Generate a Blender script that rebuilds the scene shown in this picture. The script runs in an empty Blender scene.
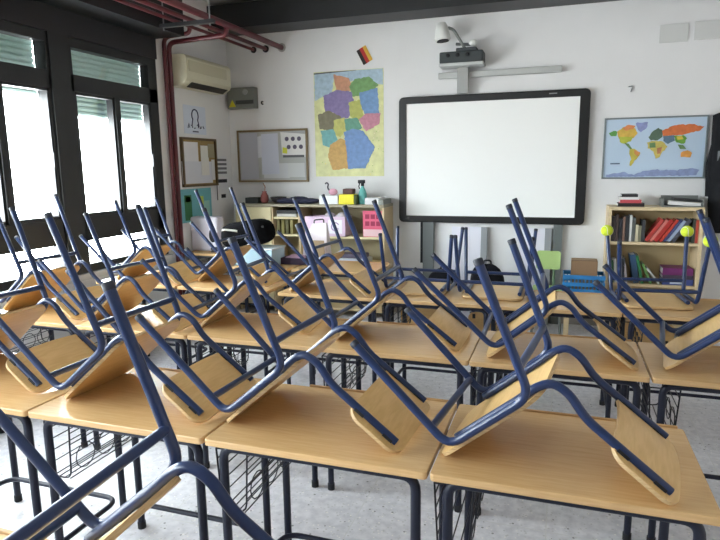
import bpy, math, random
from mathutils import Matrix, Vector
random.seed(7)
R = math.radians
S = bpy.context.scene
COL = S.collection
XL, YW, XR, YF, ZC = -3.511, 5.932, 3.2, -3.6, 3.2      # room: left, back, right, front, ceiling
H = 0.716                                               # desk height

# ------------------------------------------------------------------ camera
yaw, pitch, roll = 0.3266, 0.1725, -0.0126
F = Vector((-math.sin(yaw) * math.cos(pitch), math.cos(yaw) * math.cos(pitch), -math.sin(pitch)))
Rv = Vector((math.cos(yaw), math.sin(yaw), 0)); Uv = Rv.cross(F)
R2 = math.cos(roll) * Rv + math.sin(roll) * Uv
U2 = -math.sin(roll) * Rv + math.cos(roll) * Uv
cam = bpy.data.cameras.new('camera'); cam.sensor_width = 36; cam.lens = 592.8857 / 720 * 36; cam.clip_start = 0.02
co = bpy.data.objects.new('camera', cam); COL.objects.link(co)
M = Matrix((R2, U2, -F)).transposed().to_4x4(); M.translation = (0, 0, 1.5274)
co.matrix_world = M
S.camera = co

# ------------------------------------------------------------------ world, daylight, exposure
wd = bpy.data.worlds.new('sky'); S.world = wd; wd.use_nodes = True
bg = wd.node_tree.nodes['Background']
nt = wd.node_tree; tc = nt.nodes.new('ShaderNodeTexCoord'); sx = nt.nodes.new('ShaderNodeSeparateXYZ'); rp = nt.nodes.new('ShaderNodeValToRGB')
nt.links.new(tc.outputs['Generated'], sx.inputs[0]); nt.links.new(sx.outputs['Z'], rp.inputs['Fac'])
e = rp.color_ramp.elements                                   # factor 0 = horizon and below (ground), 1 = zenith
e[0].position = 0.0; e[0].color = (.58, .59, .61, 1); e[1].position = .08; e[1].color = (.89, .945, 1.0, 1)
nt.links.new(rp.outputs['Color'], bg.inputs['Color']); bg.inputs['Strength'].default_value = 44.0
S.view_settings.view_transform = 'Standard'
try: S.view_settings.look = 'None'
except Exception: pass
S.view_settings.gamma = 1.0
S.view_settings.use_curve_mapping = False
S.view_settings.exposure = 0.08
WIN = [(3.67 - 1.11 * k, 4.58 - 1.11 * k) for k in range(7)]     # glazed bays along the left wall
for a, b in WIN:
    l = bpy.data.lights.new('sky_portal', 'AREA'); l.shape = 'RECTANGLE'; l.size = 1.8; l.size_y = b - a
    l.cycles.is_portal = True
    o = bpy.data.objects.new('sky_portal', l); COL.objects.link(o)
    o.location = (XL - .32, (a + b) / 2, 1.62); o.rotation_euler = (0, R(-90), 0)

# ------------------------------------------------------------------ materials
def lin(c):
    return tuple(((v / 255) / 12.92 if v / 255 <= .04045 else ((v / 255 + .055) / 1.055) ** 2.4) for v in c)
CM = {}
def cm(r, g, b, rough=.6, metal=0.0, spec=.5, noise=0.0, scale=30, bump=0.0):
    key = (r, g, b, rough, metal, spec, noise, scale, bump)
    if key in CM: return CM[key]
    m = bpy.data.materials.new('paint_%d_%d_%d' % (r, g, b)); m.use_nodes = True
    nt = m.node_tree; p = nt.nodes['Principled BSDF']
    c = lin((r, g, b))
    p.inputs['Base Color'].default_value = (*c, 1)
    p.inputs['Roughness'].default_value = rough; p.inputs['Metallic'].default_value = metal
    p.inputs['Specular IOR Level'].default_value = spec
    if noise or bump:
        tc = nt.nodes.new('ShaderNodeTexCoord'); n = nt.nodes.new('ShaderNodeTexNoise')
        n.inputs['Scale'].default_value = scale; n.inputs['Detail'].default_value = 4
        nt.links.new(tc.outputs['Object'], n.inputs['Vector'])
        if noise:
            rp = nt.nodes.new('ShaderNodeValToRGB')
            rp.color_ramp.elements[0].position = .3; rp.color_ramp.elements[1].position = .7
            rp.color_ramp.elements[0].color = (*[v * (1 - noise) for v in c], 1)
            rp.color_ramp.elements[1].color = (*[min(1, v * (1 + noise)) for v in c], 1)
            nt.links.new(n.outputs['Fac'], rp.inputs['Fac']); nt.links.new(rp.outputs['Color'], p.inputs['Base Color'])
        if bump:
            bp = nt.nodes.new('ShaderNodeBump'); bp.inputs['Strength'].default_value = bump; bp.inputs['Distance'].default_value = .01
            nt.links.new(n.outputs['Fac'], bp.inputs['Height']); nt.links.new(bp.outputs['Normal'], p.inputs['Normal'])
    CM[key] = m
    return m
def wood(name, c1, c2, rough, stretch, coat=0.0):
    m = bpy.data.materials.new(name); m.use_nodes = True; nt = m.node_tree; p = nt.nodes['Principled BSDF']
    tc = nt.nodes.new('ShaderNodeTexCoord'); mp = nt.nodes.new('ShaderNodeMapping'); mp.inputs['Scale'].default_value = stretch
    n = nt.nodes.new('ShaderNodeTexNoise'); n.inputs['Scale'].default_value = 5; n.inputs['Detail'].default_value = 5; n.inputs['Distortion'].default_value = .6
    rp = nt.nodes.new('ShaderNodeValToRGB'); rp.color_ramp.elements[0].position = .3; rp.color_ramp.elements[1].position = .72
    rp.color_ramp.elements[0].color = (*lin(c1), 1); rp.color_ramp.elements[1].color = (*lin(c2), 1)
    nt.links.new(tc.outputs['Object'], mp.inputs['Vector']); nt.links.new(mp.outputs['Vector'], n.inputs['Vector'])
    nt.links.new(n.outputs['Fac'], rp.inputs['Fac']); nt.links.new(rp.outputs['Color'], p.inputs['Base Color'])
    p.inputs['Roughness'].default_value = rough; p.inputs['Coat Weight'].default_value = coat; p.inputs['Coat Roughness'].default_value = .25
    return m
M_TOP = wood('desktop_laminate', (198, 160, 110), (210, 174, 124), .27, (1.5, 22, 22))
M_EDGE = wood('desk_edge', (186, 146, 96), (200, 160, 110), .45, (2, 20, 20))
M_PLY = wood('chair_plywood', (205, 166, 104), (219, 182, 122), .38, (20, 2, 20), .15)
M_TUBE = cm(22, 42, 82, .28, 0, .5)
M_DTUBE = cm(15, 20, 40, .45, 0, .4)
M_WIRE = cm(16, 20, 34, .45)
M_RUB = cm(20, 22, 28, .7)
M_CAP = cm(26, 31, 44, .6)
M_BLACK = cm(26, 27, 29, .45)
M_PANEL = cm(34, 34, 38, .5)
M_WALL = cm(228, 228, 228, .85, 0, .2, .02, 3)
M_CEIL = cm(196, 196, 194, .9, 0, .2)
M_WALL2 = cm(150, 146, 140, .85, 0, .2)
M_WALL3 = cm(224, 214, 206, .85, 0, .2)
M_PIPE = cm(84, 24, 32, .4)
M_STEEL = cm(150, 152, 152, .35, .7)
M_SHELFW = wood('beech_board', (206, 184, 146), (218, 198, 160), .5, (2, 18, 18))
M_CREAM = cm(222, 210, 168, .55)
def terrazzo():
    m = bpy.data.materials.new('terrazzo'); m.use_nodes = True; nt = m.node_tree; p = nt.nodes['Principled BSDF']
    tc = nt.nodes.new('ShaderNodeTexCoord')
    def ramp(fac, stops):
        r = nt.nodes.new('ShaderNodeValToRGB'); e = r.color_ramp.elements
        e[0].position, e[0].color = stops[0][0], (*lin(stops[0][1]), 1)
        e[1].position, e[1].color = stops[1][0], (*lin(stops[1][1]), 1)
        nt.links.new(fac, r.inputs['Fac']); return r.outputs['Color']
    n = nt.nodes.new('ShaderNodeTexNoise'); n.inputs['Scale'].default_value = 26; n.inputs['Detail'].default_value = 6
    nt.links.new(tc.outputs['Object'], n.inputs['Vector'])
    base = ramp(n.outputs['Fac'], [(.35, (196, 196, 203)), (.65, (219, 219, 224))])
    def specks(scale, thr, col, prev):
        v = nt.nodes.new('ShaderNodeTexVoronoi'); v.inputs['Scale'].default_value = scale
        nt.links.new(tc.outputs['Object'], v.inputs['Vector'])
        lt = nt.nodes.new('ShaderNodeMath'); lt.operation = 'LESS_THAN'; lt.inputs[1].default_value = thr
        nt.links.new(v.outputs['Distance'], lt.inputs[0])
        mx = nt.nodes.new('ShaderNodeMix'); mx.data_type = 'RGBA'
        nt.links.new(lt.outputs[0], mx.inputs['Factor']); nt.links.new(prev, mx.inputs['A'])
        mx.inputs['B'].default_value = (*lin(col), 1)
        return mx.outputs['Result']
    c = specks(19, .10, (128, 128, 130), base); c = specks(44, .2, (188, 188, 190), c); c = specks(33, .14, (232, 230, 226), c)
    br = nt.nodes.new('ShaderNodeTexBrick'); br.offset = 0; br.inputs['Scale'].default_value = 1
    br.inputs['Brick Width'].default_value = .4; br.inputs['Row Height'].default_value = .4; br.inputs['Mortar Size'].default_value = .003
    br.inputs['Mortar Smooth'].default_value = .1
    nt.links.new(tc.outputs['Object'], br.inputs['Vector'])
    mx = nt.nodes.new('ShaderNodeMix'); mx.data_type = 'RGBA'
    nt.links.new(br.outputs['Fac'], mx.inputs['Factor']); nt.links.new(c, mx.inputs['A']); mx.inputs['B'].default_value = (*lin((204, 204, 206)), 1)
    nt.links.new(mx.outputs['Result'], p.inputs['Base Color']); p.inputs['Roughness'].default_value = .32
    return m
M_FLOOR = terrazzo()
def glass():
    m = bpy.data.materials.new('window_glass'); m.use_nodes = True; nt = m.node_tree
    out = nt.nodes['Material Output']; nt.nodes.remove(nt.nodes['Principled BSDF'])
    t = nt.nodes.new('ShaderNodeBsdfTransparent'); g = nt.nodes.new('ShaderNodeBsdfGlossy'); g.inputs['Roughness'].default_value = .02
    t.inputs['Color'].default_value = (.96, .98, .97, 1)
    mx = nt.nodes.new('ShaderNodeMixShader'); mx.inputs[0].default_value = .06
    nt.links.new(t.outputs[0], mx.inputs[1]); nt.links.new(g.outputs[0], mx.inputs[2]); nt.links.new(mx.outputs[0], out.inputs[0])
    return m
M_GLASS = glass()
def translucent(name, col, k):
    m = bpy.data.materials.new(name); m.use_nodes = True; nt = m.node_tree
    out = nt.nodes['Material Output']; nt.nodes.remove(nt.nodes['Principled BSDF'])
    d = nt.nodes.new('ShaderNodeBsdfDiffuse'); t = nt.nodes.new('ShaderNodeBsdfTranslucent')
    d.inputs['Color'].default_value = (*lin(col), 1); t.inputs['Color'].default_value = (*lin(col), 1)
    mx = nt.nodes.new('ShaderNodeMixShader'); mx.inputs[0].default_value = k
    nt.links.new(d.outputs[0], mx.inputs[1]); nt.links.new(t.outputs[0], mx.inputs[2]); nt.links.new(mx.outputs[0], out.inputs[0])
    return m
M_SHUT = translucent('shutter_slats', (184, 204, 198), .06)
M_PAPER = cm(226, 226, 228, .8)

# ------------------------------------------------------------------ mesh helpers
class MB:
    def __init__(s): s.v = []; s.f = []; s.m = []; s.sm = []; s.mats = []
    def mi(s, mat):
        if mat not in s.mats: s.mats.append(mat)
        return s.mats.index(mat)
    def add(s, vs, fs, mat, smooth=False, T=None):
        b = len(s.v); k = s.mi(mat)
        s.v += [tuple(T @ Vector(p)) if T else tuple(p) for p in vs]
        for f in fs: s.f.append([i + b for i in f]); s.m.append(k); s.sm.append(smooth)
        return s
    def box(s, x0, x1, y0, y1, z0, z1, mat, T=None):
        vs = [(x, y, z) for z in (z0, z1) for y in (y0, y1) for x in (x0, x1)]
        return s.add(vs, [(0, 2, 3, 1), (4, 5, 7, 6), (0, 1, 5, 4), (2, 6, 7, 3), (0, 4, 6, 2), (1, 3, 7, 5)], mat, False, T)
    def tube(s, pts, r, mat, n=10, closed=False, T=None):
        P = [Vector(p) for p in pts]; N = len(P); vs = []; fs = []
        rr = r if isinstance(r, (list, tuple)) else [r] * N
        up = None
        for i in range(N):
            a = P[(i - 1) % N] if (closed or i > 0) else P[i]
            b = P[(i + 1) % N] if (closed or i < N - 1) else P[i]
            t = (b - a).normalized()
            if up is None:
                up = t.orthogonal().normalized()
            up = (up - t * up.dot(t)).normalized(); w = t.cross(up)
            for k in range(n):
                an = 2 * math.pi * k / n
                vs.append(P[i] + (up * math.cos(an) + w * math.sin(an)) * rr[i])
        L = N if closed else N - 1
        for i in range(L):
            j = (i + 1) % N
            for k in range(n):
                fs.append((i * n + k, i * n + (k + 1) % n, j * n + (k + 1) % n, j * n + k))
        s.add(vs, fs, mat, True, T)
        if not closed:
            s.add(vs[:n], [tuple(reversed(range(n)))], mat, False, T); s.add(vs[-n:], [tuple(range(n))], mat, False, T)
        return s
    def prism(s, poly, t0, t1, mat, T=None):      # polygon in XY, thickness in Z
        n = len(poly); vs = [(x, y, t0) for x, y in poly] + [(x, y, t1) for x, y in poly]
        ar = sum(poly[i][0] * poly[(i + 1) % n][1] - poly[(i + 1) % n][0] * poly[i][1] for i in range(n))
        a, b = list(range(n)), [i + n for i in range(n)]
        fs = [tuple(reversed(a)), tuple(b)] + [(i, (i + 1) % n, (i + 1) % n + n, i + n) for i in range(n)]
        if ar < 0: fs = [tuple(reversed(f)) for f in fs]
        return s.add(vs, fs, mat, False, T)
    def lathe(s, prof, mat, n=16, T=None):
        vs = []; fs = []
        for r, z in prof:
            for k in range(n): vs.append((r * math.cos(2 * math.pi * k / n), r * math.sin(2 * math.pi * k / n), z))
        for i in range(len(prof) - 1):
            for k in range(n): fs.append((i * n + k, i * n + (k + 1) % n, (i + 1) * n + (k + 1) % n, (i + 1) * n + k))
        s.add(vs, fs, mat, True, T)
        s.add(vs[:n], [tuple(reversed(range(n)))], mat, False, T); s.add(vs[-n:], [tuple(range(n))], mat, False, T)
        return s
    def blob(s, c, rad, mat, nu=14, nv=9, amp=0.0, T=None, seed=0, e=1.0):
        rng = random.Random(seed); vs = []; fs = []
        ph = [rng.uniform(0, 6.28) for _ in range(6)]
        pw = lambda v: math.copysign(abs(v) ** e, v)
        for j in range(nv + 1):
            th = math.pi * j / nv
            for i in range(nu):
                p = 2 * math.pi * i / nu
                k = 1 + amp * (math.sin(3 * p + ph[0]) * math.sin(2 * th + ph[1]) + .6 * math.sin(5 * p + ph[2] + 3 * th) * math.sin(th))
                vs.append((c[0] + rad[0] * k * pw(math.sin(th)) * pw(math.cos(p)), c[1] + rad[1] * k * pw(math.sin(th)) * pw(math.sin(p)), c[2] + rad[2] * k * pw(math.cos(th))))
        for j in range(nv):
            for i in range(nu): fs.append((j * nu + i, (j + 1) * nu + i, (j + 1) * nu + (i + 1) % nu, j * nu + (i + 1) % nu))
        return s.add(vs, fs, mat, True, T)
    def sheet(s, fn, W, L, r, t, mat, edge, nu=12, nv=16):
        """rounded-rectangle curved slab; fn(a, b) -> (point, normal), a across, b along"""
        bs = []
        for j in range(nv + 1):
            q = j / nv; bs.append(-math.cos(q * math.pi) * L / 2)
        top = []; bot = []
        for b in bs:
            e = max(0, abs(b) - (L / 2 - r)); hw = W / 2 - (r - math.sqrt(max(0, r * r - e * e)))
            for i in range(nu + 1):
                a = hw * (2 * i / nu - 1); p, nrm = fn(a, b)
                p = Vector(p); nrm = Vector(nrm).normalized()
                top.append(p + nrm * t / 2); bot.append(p - nrm * t / 2)
        k = nu + 1; n = len(top); fs1 = []; fs2 = []; es = []
        for j in range(nv):
            for i in range(nu):
                q = (j * k + i, j * k + i + 1, (j + 1) * k + i + 1, (j + 1) * k + i)
                fs1.append(q); fs2.append(tuple(reversed(q)))
        s.add(top, fs1, mat, True); s.add(bot, fs2, mat, True)
        ring = [i for i in range(k)] + [j * k + nu for j in range(1, nv + 1)] + [nv * k + i for i in range(nu - 1, -1, -1)] + [j * k for j in range(nv - 1, 0, -1)]
        m = len(ring); vs = [top[i] for i in ring] + [bot[i] for i in ring]
        s.add(vs, [(i, i + m, (i + 1) % m + m, (i + 1) % m) for i in range(m)], edge, True)
        return s
    def build(s, name, parent=None, bevel=0, loc=None, rot=None):
        me = bpy.data.meshes.new(name); me.from_pydata([tuple(p) for p in s.v], [], s.f)
        for mt in s.mats: me.materials.append(mt)
        me.polygons.foreach_set('material_index', s.m); me.polygons.foreach_set('use_smooth', s.sm); me.update()
        o = bpy.data.objects.new(name, me); COL.objects.link(o)
        if parent: o.parent = parent
        if loc: o.location = loc
        if rot: o.rotation_euler = rot
        if bevel:
            b = o.modifiers.new('Bevel', 'BEVEL'); b.width = bevel; b.segments = 2; b.limit_method = 'ANGLE'; b.angle_limit = R(40)
        return o
def fillet(pts, r, n=6):
    P = [Vector(p) for p in pts]; out = [P[0]]
    for i in range(1, len(P) - 1):
        a, b, c = P[i - 1], P[i], P[i + 1]
        d = min(r, (a - b).length * .49, (c - b).length * .49)
        p0 = b + (a - b).normalized() * d; p2 = b + (c - b).normalized() * d
        for k in range(n + 1):
            t = k / n; out.append(p0 * (1 - t) ** 2 + b * 2 * t * (1 - t) + p2 * t * t)
    out.append(P[-1]); return out
def tag(o, label, cat, group=None):
    o['label'] = label; o['category'] = cat
    if group: o['group'] = group
    return o
def thing(name, label, cat, loc=(0, 0, 0), rz=0, group=None):
    o = bpy.data.objects.new(name, None); COL.objects.link(o); o.empty_display_size = .1
    o.location = loc; o.rotation_euler = (0, 0, rz)
    return tag(o, label, cat, group)
def struct(o): o['kind'] = 'structure'; return o
def TX(x=0, y=0, z=0, rx=0, ry=0, rz=0):
    return Matrix.Translation((x, y, z)) @ Matrix.Rotation(R(rz), 4, 'Z') @ Matrix.Rotation(R(ry), 4, 'Y') @ Matrix.Rotation(R(rx), 4, 'X')
# frames for things on the back wall (x right, y up, z towards the room) and on the left wall
def on_back(x, z, off=0.0): return Matrix(((1, 0, 0, x), (0, 0, -1, YW - off), (0, 1, 0, z), (0, 0, 0, 1)))
def on_left(y, z, off=0.0): return Matrix(((0, 0, 1, XL + off), (1, 0, 0, y), (0, 1, 0, z), (0, 0, 0, 1)))

# ------------------------------------------------------------------ room shell
struct(MB().box(XL - .3, XR + .2, YF - .2, YW + .2, -.12, 0, M_FLOOR).build('floor'))
struct(MB().box(XL - .3, XR + .2, YF - .2, YW + .2, ZC, ZC + .12, M_CEIL).build('ceiling'))
struct(MB().box(XL - .3, XR + .2, YW, YW + .2, 0, ZC, M_WALL).build('wall_back'))
struct(MB().box(XR, XR + .2, YF, YW, 0, ZC, M_WALL3).build('wall_right'))
struct(MB().box(XL - .3, XR + .2, YF - .2, YF, 0, ZC, M_WALL2).build('wall_front'))
wl = MB(); X0 = XL - .25
wl.box(X0, XL, YF, YW, 0, .72, M_WALL); wl.box(X0, XL, YF, YW, 2.5, ZC, M_WALL); wl.box(X0, XL, 4.69, YW, .72, 2.5, M_WALL)
wl.box(X0, XL, YF, WIN[-1][0] - .1, .72, 2.5, M_WALL)
struct(wl.build('wall_left'))
struct(MB().box(XL, XL + .02, YF, 4.70, 2.5, 2.68, M_PANEL).build('trim_1'))                # dark panel over the windows
struct(MB().box(XL, XL + .30, YF, 4.73, 2.68, ZC, M_BLACK).build('trim_2'))                 # black beam along the window wall
struct(MB().box(XL, XR, YW - .34, YW, 2.925, 3.16, M_BLACK).build('trim_3'))            # black beam along the back wall
struct(MB().box(XL - .02, XL + .06, YF, 4.69, .69, .735, cm(200, 200, 200, .5)).build('trim_4'))   # window sill
n = 5
for i in range(len(WIN)):
    a = WIN[i][0]
    struct(MB().box(XL - .12, XL + .025, a - .19, a - .01, .735, 2.5, M_BLACK).build('trim_%d' % n)); n += 1
for x0, x1, y0, y1, nm in ((XL, XR, YW - .012, YW, 'baseboard_back'), (XL, XL + .012, YF, YW - .012, 'baseboard_left')):
    struct(MB().box(x0, x1, y0, y1, 0, .08, cm(150, 146, 140, .5)).build(nm))

# windows: black aluminium frames, five panes each, roller shutters outside
def window(idx, a, b, drop):
    w = bpy.data.objects.new('window_%d' % idx, None); COL.objects.link(w); w['kind'] = 'structure'
    w.location = (XL, (a + b) / 2, .735)
    y0, y1 = a - (a + b) / 2, b - (a + b) / 2
    z = lambda v: v - .735
    fr = MB(); xa, xb = -.075, .012
    for p, q in ((.735, .80), (.98, 1.17), (2.11, 2.235), (2.43, 2.5)): fr.box(xa, xb, y0 - .01, y1 + (.11 if idx == 1 else .01), z(p), z(q), M_BLACK)
    for p in ((y0 - .01, y0 + .03), (y1 - .01, y1 + .11 if idx == 1 else y1 + .01)): fr.box(xa, xb, p[0], p[1], z(.78), z(2.45), M_BLACK)
    fr.build('frame', w, .004)
    ym = (y0 + y1) / 2 + .02
    sash = MB()
    sash.box(-.06, .02, ym - .028, ym + .028, z(1.17), z(2.11), M_BLACK)
    for p, q in ((y0 + .03, ym - .028), (ym + .028, y1 - .01)):
        sash.box(-.055, .006, p, q, z(1.17), z(1.195), M_BLACK); sash.box(-.055, .006, p, q, z(2.09), z(2.11), M_BLACK)
        sash.box(-.055, .006, p, p + .018, z(1.17), z(2.11), M_BLACK); sash.box(-.055, .006, q - .018, q, z(1.17), z(2.11), M_BLACK)
    so = sash.build('sash', w)
    MB().box(.018, .04, y1 - .055, y1 - .035, z(1.55), z(1.66), M_PANEL).build('handle', so)
    for p, q, zz0, zz1 in ((y0 + .03, y1 - .01, .80, .98), (y0 + .048, ym - .046, 1.195, 2.09), (ym + .046, y1 - .028, 1.195, 2.09), (y0 + .03, y1 - .01, 2.235, 2.43)):
        MB().box(-.036, -.032, p, q, z(zz0), z(zz1), M_GLASS).build('pane', w)
    def slats(top, bot, p, q):
        m = MB(); zz = top
        while zz - .042 > bot - .02:
            m.prism([(-.014, 0), (-.002, .006), (.004, .02), (-.002, .036), (-.014, .042)], p - .03, q + .045, M_SHUT, Matrix(((1, 0, 0, -.16), (0, 0, 1, 0), (0, 1, 0, z(zz - .042)), (0, 0, 0, 1)))); zz -= .040
        m.build('shutter', w)
    slats(2.5, 2.235 if idx < 3 else 2.42, y0, y1 + (.05 if idx == 1 else 0))
    slats(2.235, drop, y0, ym); slats(2.235, drop + (.0 if idx != 1 else -.01), ym, y1 + (.05 if idx == 1 else 0))
window(1, *WIN[0], 1.955); window(2, *WIN[1], 2.08); [window(k + 1, *WIN[k], 2.2) for k in range(2, 7)]

# ------------------------------------------------------------------ desks
def make_desk():
    t = thing('school_desk', 'desk', 'desk', group=None)
    W, D = .346, .25
    def rr(w, d, r):
        out = []
        for cx, cy, a0 in ((w - r, d - r, 0), (-w + r, d - r, 90), (-w + r, -d + r, 180), (w - r, -d + r, 270)):
            for k in range(5): out.append((cx + r * math.cos(R(a0 + k * 22.5)), cy + r * math.sin(R(a0 + k * 22.5))))
        return out
    top = MB().prism(rr(W, D, .012), H - .022, H, M_TOP); top.build('desktop', t, .003)
    MB().box(-.21, .33, D, D + .010, H - .022, H + .005, M_EDGE).build('pencil_ledge', t, .002)
    r = .0145; zt = H - .022 - r
    for sy in (-1, 1):
        y = sy * .212
        for sx, x in ((-1, -.302), (1, .308)):
            lg = MB().tube(fillet([(x, y, .012), (x, y, zt), (x - sx * .09, y, zt)], .065), r, M_DTUBE).build('leg', t)
            MB().tube([(x, y, 0), (x, y, .03)], r + .003, M_RUB).build('foot_cap', lg)
        MB().tube([(-.215, y, zt), (.221, y, zt)], r, M_DTUBE).build('top_rail', t)
    MB().tube(fillet([(-.302, -.198, .13), (-.302, .188, .13), (.308, .188, .13), (.308, -.198, .13)], .07), .0105, M_DTUBE).build('stretcher', t)
    b = MB(); xa, xb, ya, yb, za, zb = -.345, -.235, -.185, .165, .45, .655; w = .0032
    b.tube(fillet([(xa, ya, zb), (xa + .012, ya, za), (xb - .012, ya, za), (xb, ya, zb)], .03, 3), w, M_WIRE, 6)
    b.tube(fillet([(xa, yb, zb), (xa + .012, yb, za), (xb - .012, yb, za), (xb, yb, zb)], .03, 3), w, M_WIRE, 6)
    b.tube([(xa, ya, zb), (xa, yb, zb), (xb, yb, zb), (xb, ya, zb)], w, M_WIRE, 6, True)
    for k in range(4):
        z = za + .045 + k * .042; d = .012 * (1 - (z - za) / (zb - za))
        for x in (xa + d, xb - d): b.tube([(x, ya, z), (x, yb, z)], w * .7, M_WIRE, 5)
    for k in range(4):
        x = xa + .018 + k * .025; b.tube([(x, ya, za), (x, yb, za)], w * .7, M_WIRE, 5)
    for k in range(3):
        cy = ya + .07 + k * .105
        b.tube([(xb - .008, cy + .045 * math.cos(a * math.pi / 6), za + .06 + .045 * math.sin(a * math.pi / 6)) for a in range(12)], w * .7, M_WIRE, 5, True)
    for y in (ya + .06, yb - .06):
        for x in (xa, xb): b.tube([(x, y, zb), (x, y, H - .024)], w, M_WIRE, 6)
    b.build('wire_basket', t)
    return t
def dup(root, loc, rz, label):
    r = root.copy(); COL.objects.link(r); r.location = loc; r.rotation_euler = (0, 0, rz); r['label'] = label
    for ch in list(root.children):
        c = ch.copy(); COL.objects.link(c); c.parent = r
        for g in list(ch.children):
            d = g.copy(); COL.objects.link(d); d.parent = c
    return r
Y0, Y1, Y2, Y3, Y4 = .40, 1.448, 2.4075, 3.449, 4.30
DESKS = [
    (-1.706, Y1, 'beech desk in the nearest full row, second from left, wire basket showing at left'),
    (-1.006, Y1, 'beech school desk in the nearest full row, between its neighbours, under the middle near chair'),
    (-.306, Y1, 'beech school desk at the lower right corner, largest and nearest whole desktop'),
    (-2.406, Y1, 'beech school desk cut by the left picture edge in the nearest full row'),
    (-1.72, Y0, 'beech desk showing only a corner at the lower left picture corner'),
    (-1.02, Y0, 'beech desk under the big cropped foreground chair at lower left, mostly out of frame'),
    (-3.13, Y2, 'beech desk in the second row, closest to the windows'),
    (-2.43, Y2, 'beech desk in the second row, second from the windows'),
    (-1.73, Y2, 'beech desk in the second row, third from the windows'),
    (-1.036, Y2, 'beech desk in the second row, directly behind the middle near desk'),
    (-.341, Y2, 'beech desk in the second row, directly behind the lower right desk'),
    (.359, Y2, 'beech desk in the second row, at the right picture edge'),
    (-3.24, Y3, 'beech desk in the third row, closest to the windows'),
    (-2.53, Y3, 'beech desk in the third row, second from the windows'),
    (-1.75, Y3, 'beech desk in the third row, third from the windows'),
    (-1.05, Y3, 'beech desk in the third row, left of the one below the whiteboard centre'),
    (-.35, Y3, 'beech desk in the third row, below the whiteboard right half'),
    (.35, Y3, 'beech desk in the third row, below the world map and bookcase'),
    (-2.78, Y4, 'beech desk at the back left carrying the pale blue crate and black bag'),
    (-2.05, Y4, 'beech desk at the back in front of the low shelf unit, empty'),
    (-3.485, 4.90, 'beech desk in the back left corner carrying white equipment'),
]
first = make_desk()
for i, (x, y, lab) in enumerate(DESKS):
    loc = (x + .35, y + .25, 0)
    if i == 0: first.location = loc; first['label'] = lab
    else: dup(first, loc, 0, lab)
for o in list(COL.objects):
    if o.parent is None and o.get('category') == 'desk': o['group'] = 'beech school desks'

# ------------------------------------------------------------------ chairs turned upside down on the desks
def make_chair(x, y, th, Lg, label, flat=False, group='blue chairs upside down on the desks', balls=()):
    t = thing('school_chair', label, 'chair', (x, y, H), th, group)
    W = .352; r = .0118; ca, sa = math.cos(R(40)), math.sin(R(40))
    def P(u, s, z):
        if flat: return Vector((u * ca + z * sa, s, -u * sa + z * ca - .363))
        return Vector((u, s, z))
    def N(u, z):
        return Vector((u * ca + z * sa, 0, -u * sa + z * ca)) if flat else Vector((u, 0, z))
    rc, fc = (-.332, .235), (-.541, .06)
    rt = (rc[0] - .138 * Lg, rc[1] + .345 * Lg); Lf = Lg * (.91 if flat else 1)
    ft = (fc[0] - .279 * Lf, fc[1] + .265 * Lf)
    lerp = lambda a, b, k: (a[0] + (b[0] - a[0]) * k, a[1] + (b[1] - a[1]) * k)
    tips = {}
    for side, s0 in ((-1, -.027), (1, W + .027)):
        for nm, tip, c, o in (('rear', rt, rc, fc), ('front', ft, fc, rc)):
            q = lerp(c, o, .32); so = s0 + side * (.012 if not flat else .026)
            pts = fillet([P(tip[0], so, tip[1]), P(c[0], s0, c[1]), P(q[0], s0, q[1])], .045)
            lg = MB().tube(pts, r, M_TUBE, 12).build('leg', t)
            d = (pts[0] - pts[1]).normalized(); tips[(nm, side)] = (pts[0], d)
            if (nm, side) not in balls:
                MB().tube([pts[0] - d * .012, pts[0] + d * .003, pts[0] + d * .005], [r + .0008, r + .0008, r - .002], M_CAP, 12).build('foot_cap', lg)
        a, b = lerp(rc, fc, .32), lerp(rc, fc, .68)
        MB().tube([P(a[0], s0, a[1]), P(b[0], s0, b[1])], r, M_TUBE, 12).build('seat_rail', t)
        s1 = s0 - side * .042
        path = [(0, .03), (-.133, .131), (-.2, .182), (-.243, .243), (-.285, .266), (-.325, .246), (-.36, .2115), (-.53, .069)]
        po = MB().tube(fillet([P(u, s1, z) for u, z in path], .03, 4), r, M_TUBE, 12).build('back_post', t)
        for k in (.028, .135):
            c0 = Vector((-.796 * k, 0, .03 + .605 * k)); m = MB()
            ax, nx = N(-.796, .605), N(-.605, -.796)
            B = Matrix((ax, Vector((0, 1, 0)), nx)).transposed().to_4x4(); B.translation = P(c0.x, s1, c0.z)
            m.box(-.017, .017, -.0135, .0135, -.002, .0155, M_RUB, B); m.build('clip', po)
    for (u, z) in ((-.36, .308), (-.589, .106)):
        MB().tube([P(u, -.027, z), P(u, W + .027, z)], r * .92, M_TUBE, 12).build('crossbar', t)
    d, nn = (.766, .643), (.643, -.766)
    def seat(a, b):
        k = b + .1195
        curl = -.010 * (1 - (a / .2) ** 2) * (1 - (b / .19) ** 2) - .012 * max(0, (b - .1) / .08) ** 2
        off = .0165 + .004 + curl * .6
        u, z = fc[0] + d[0] * k + nn[0] * off, fc[1] + d[1] * k + nn[1] * off
        return P(u, W / 2 + a, z), N(*nn)
    MB().sheet(seat, .362, .365, .05, .011, M_PLY, M_PLYE).build('seat', t)
    ax, nx = (-.796, .605), (-.605, -.796)
    def back(a, b):
        k = b + .068; off = .0178 - .022 * (1 - (a / .2) ** 2)
        off = max(off, -.02)
        u, z = ax[0] * k + nx[0] * off, .031 + ax[1] * k + nx[1] * off
        return P(u, W / 2 + a, z), N(*nx)
    MB().sheet(back, .392, .192, .045, .010, M_PLY, M_PLYE).build('backrest', t)
    return t, tips
M_PLYE = wood('plywood_edge', (176, 140, 92), (214, 184, 138), .5, (4, 4, 60))
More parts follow.
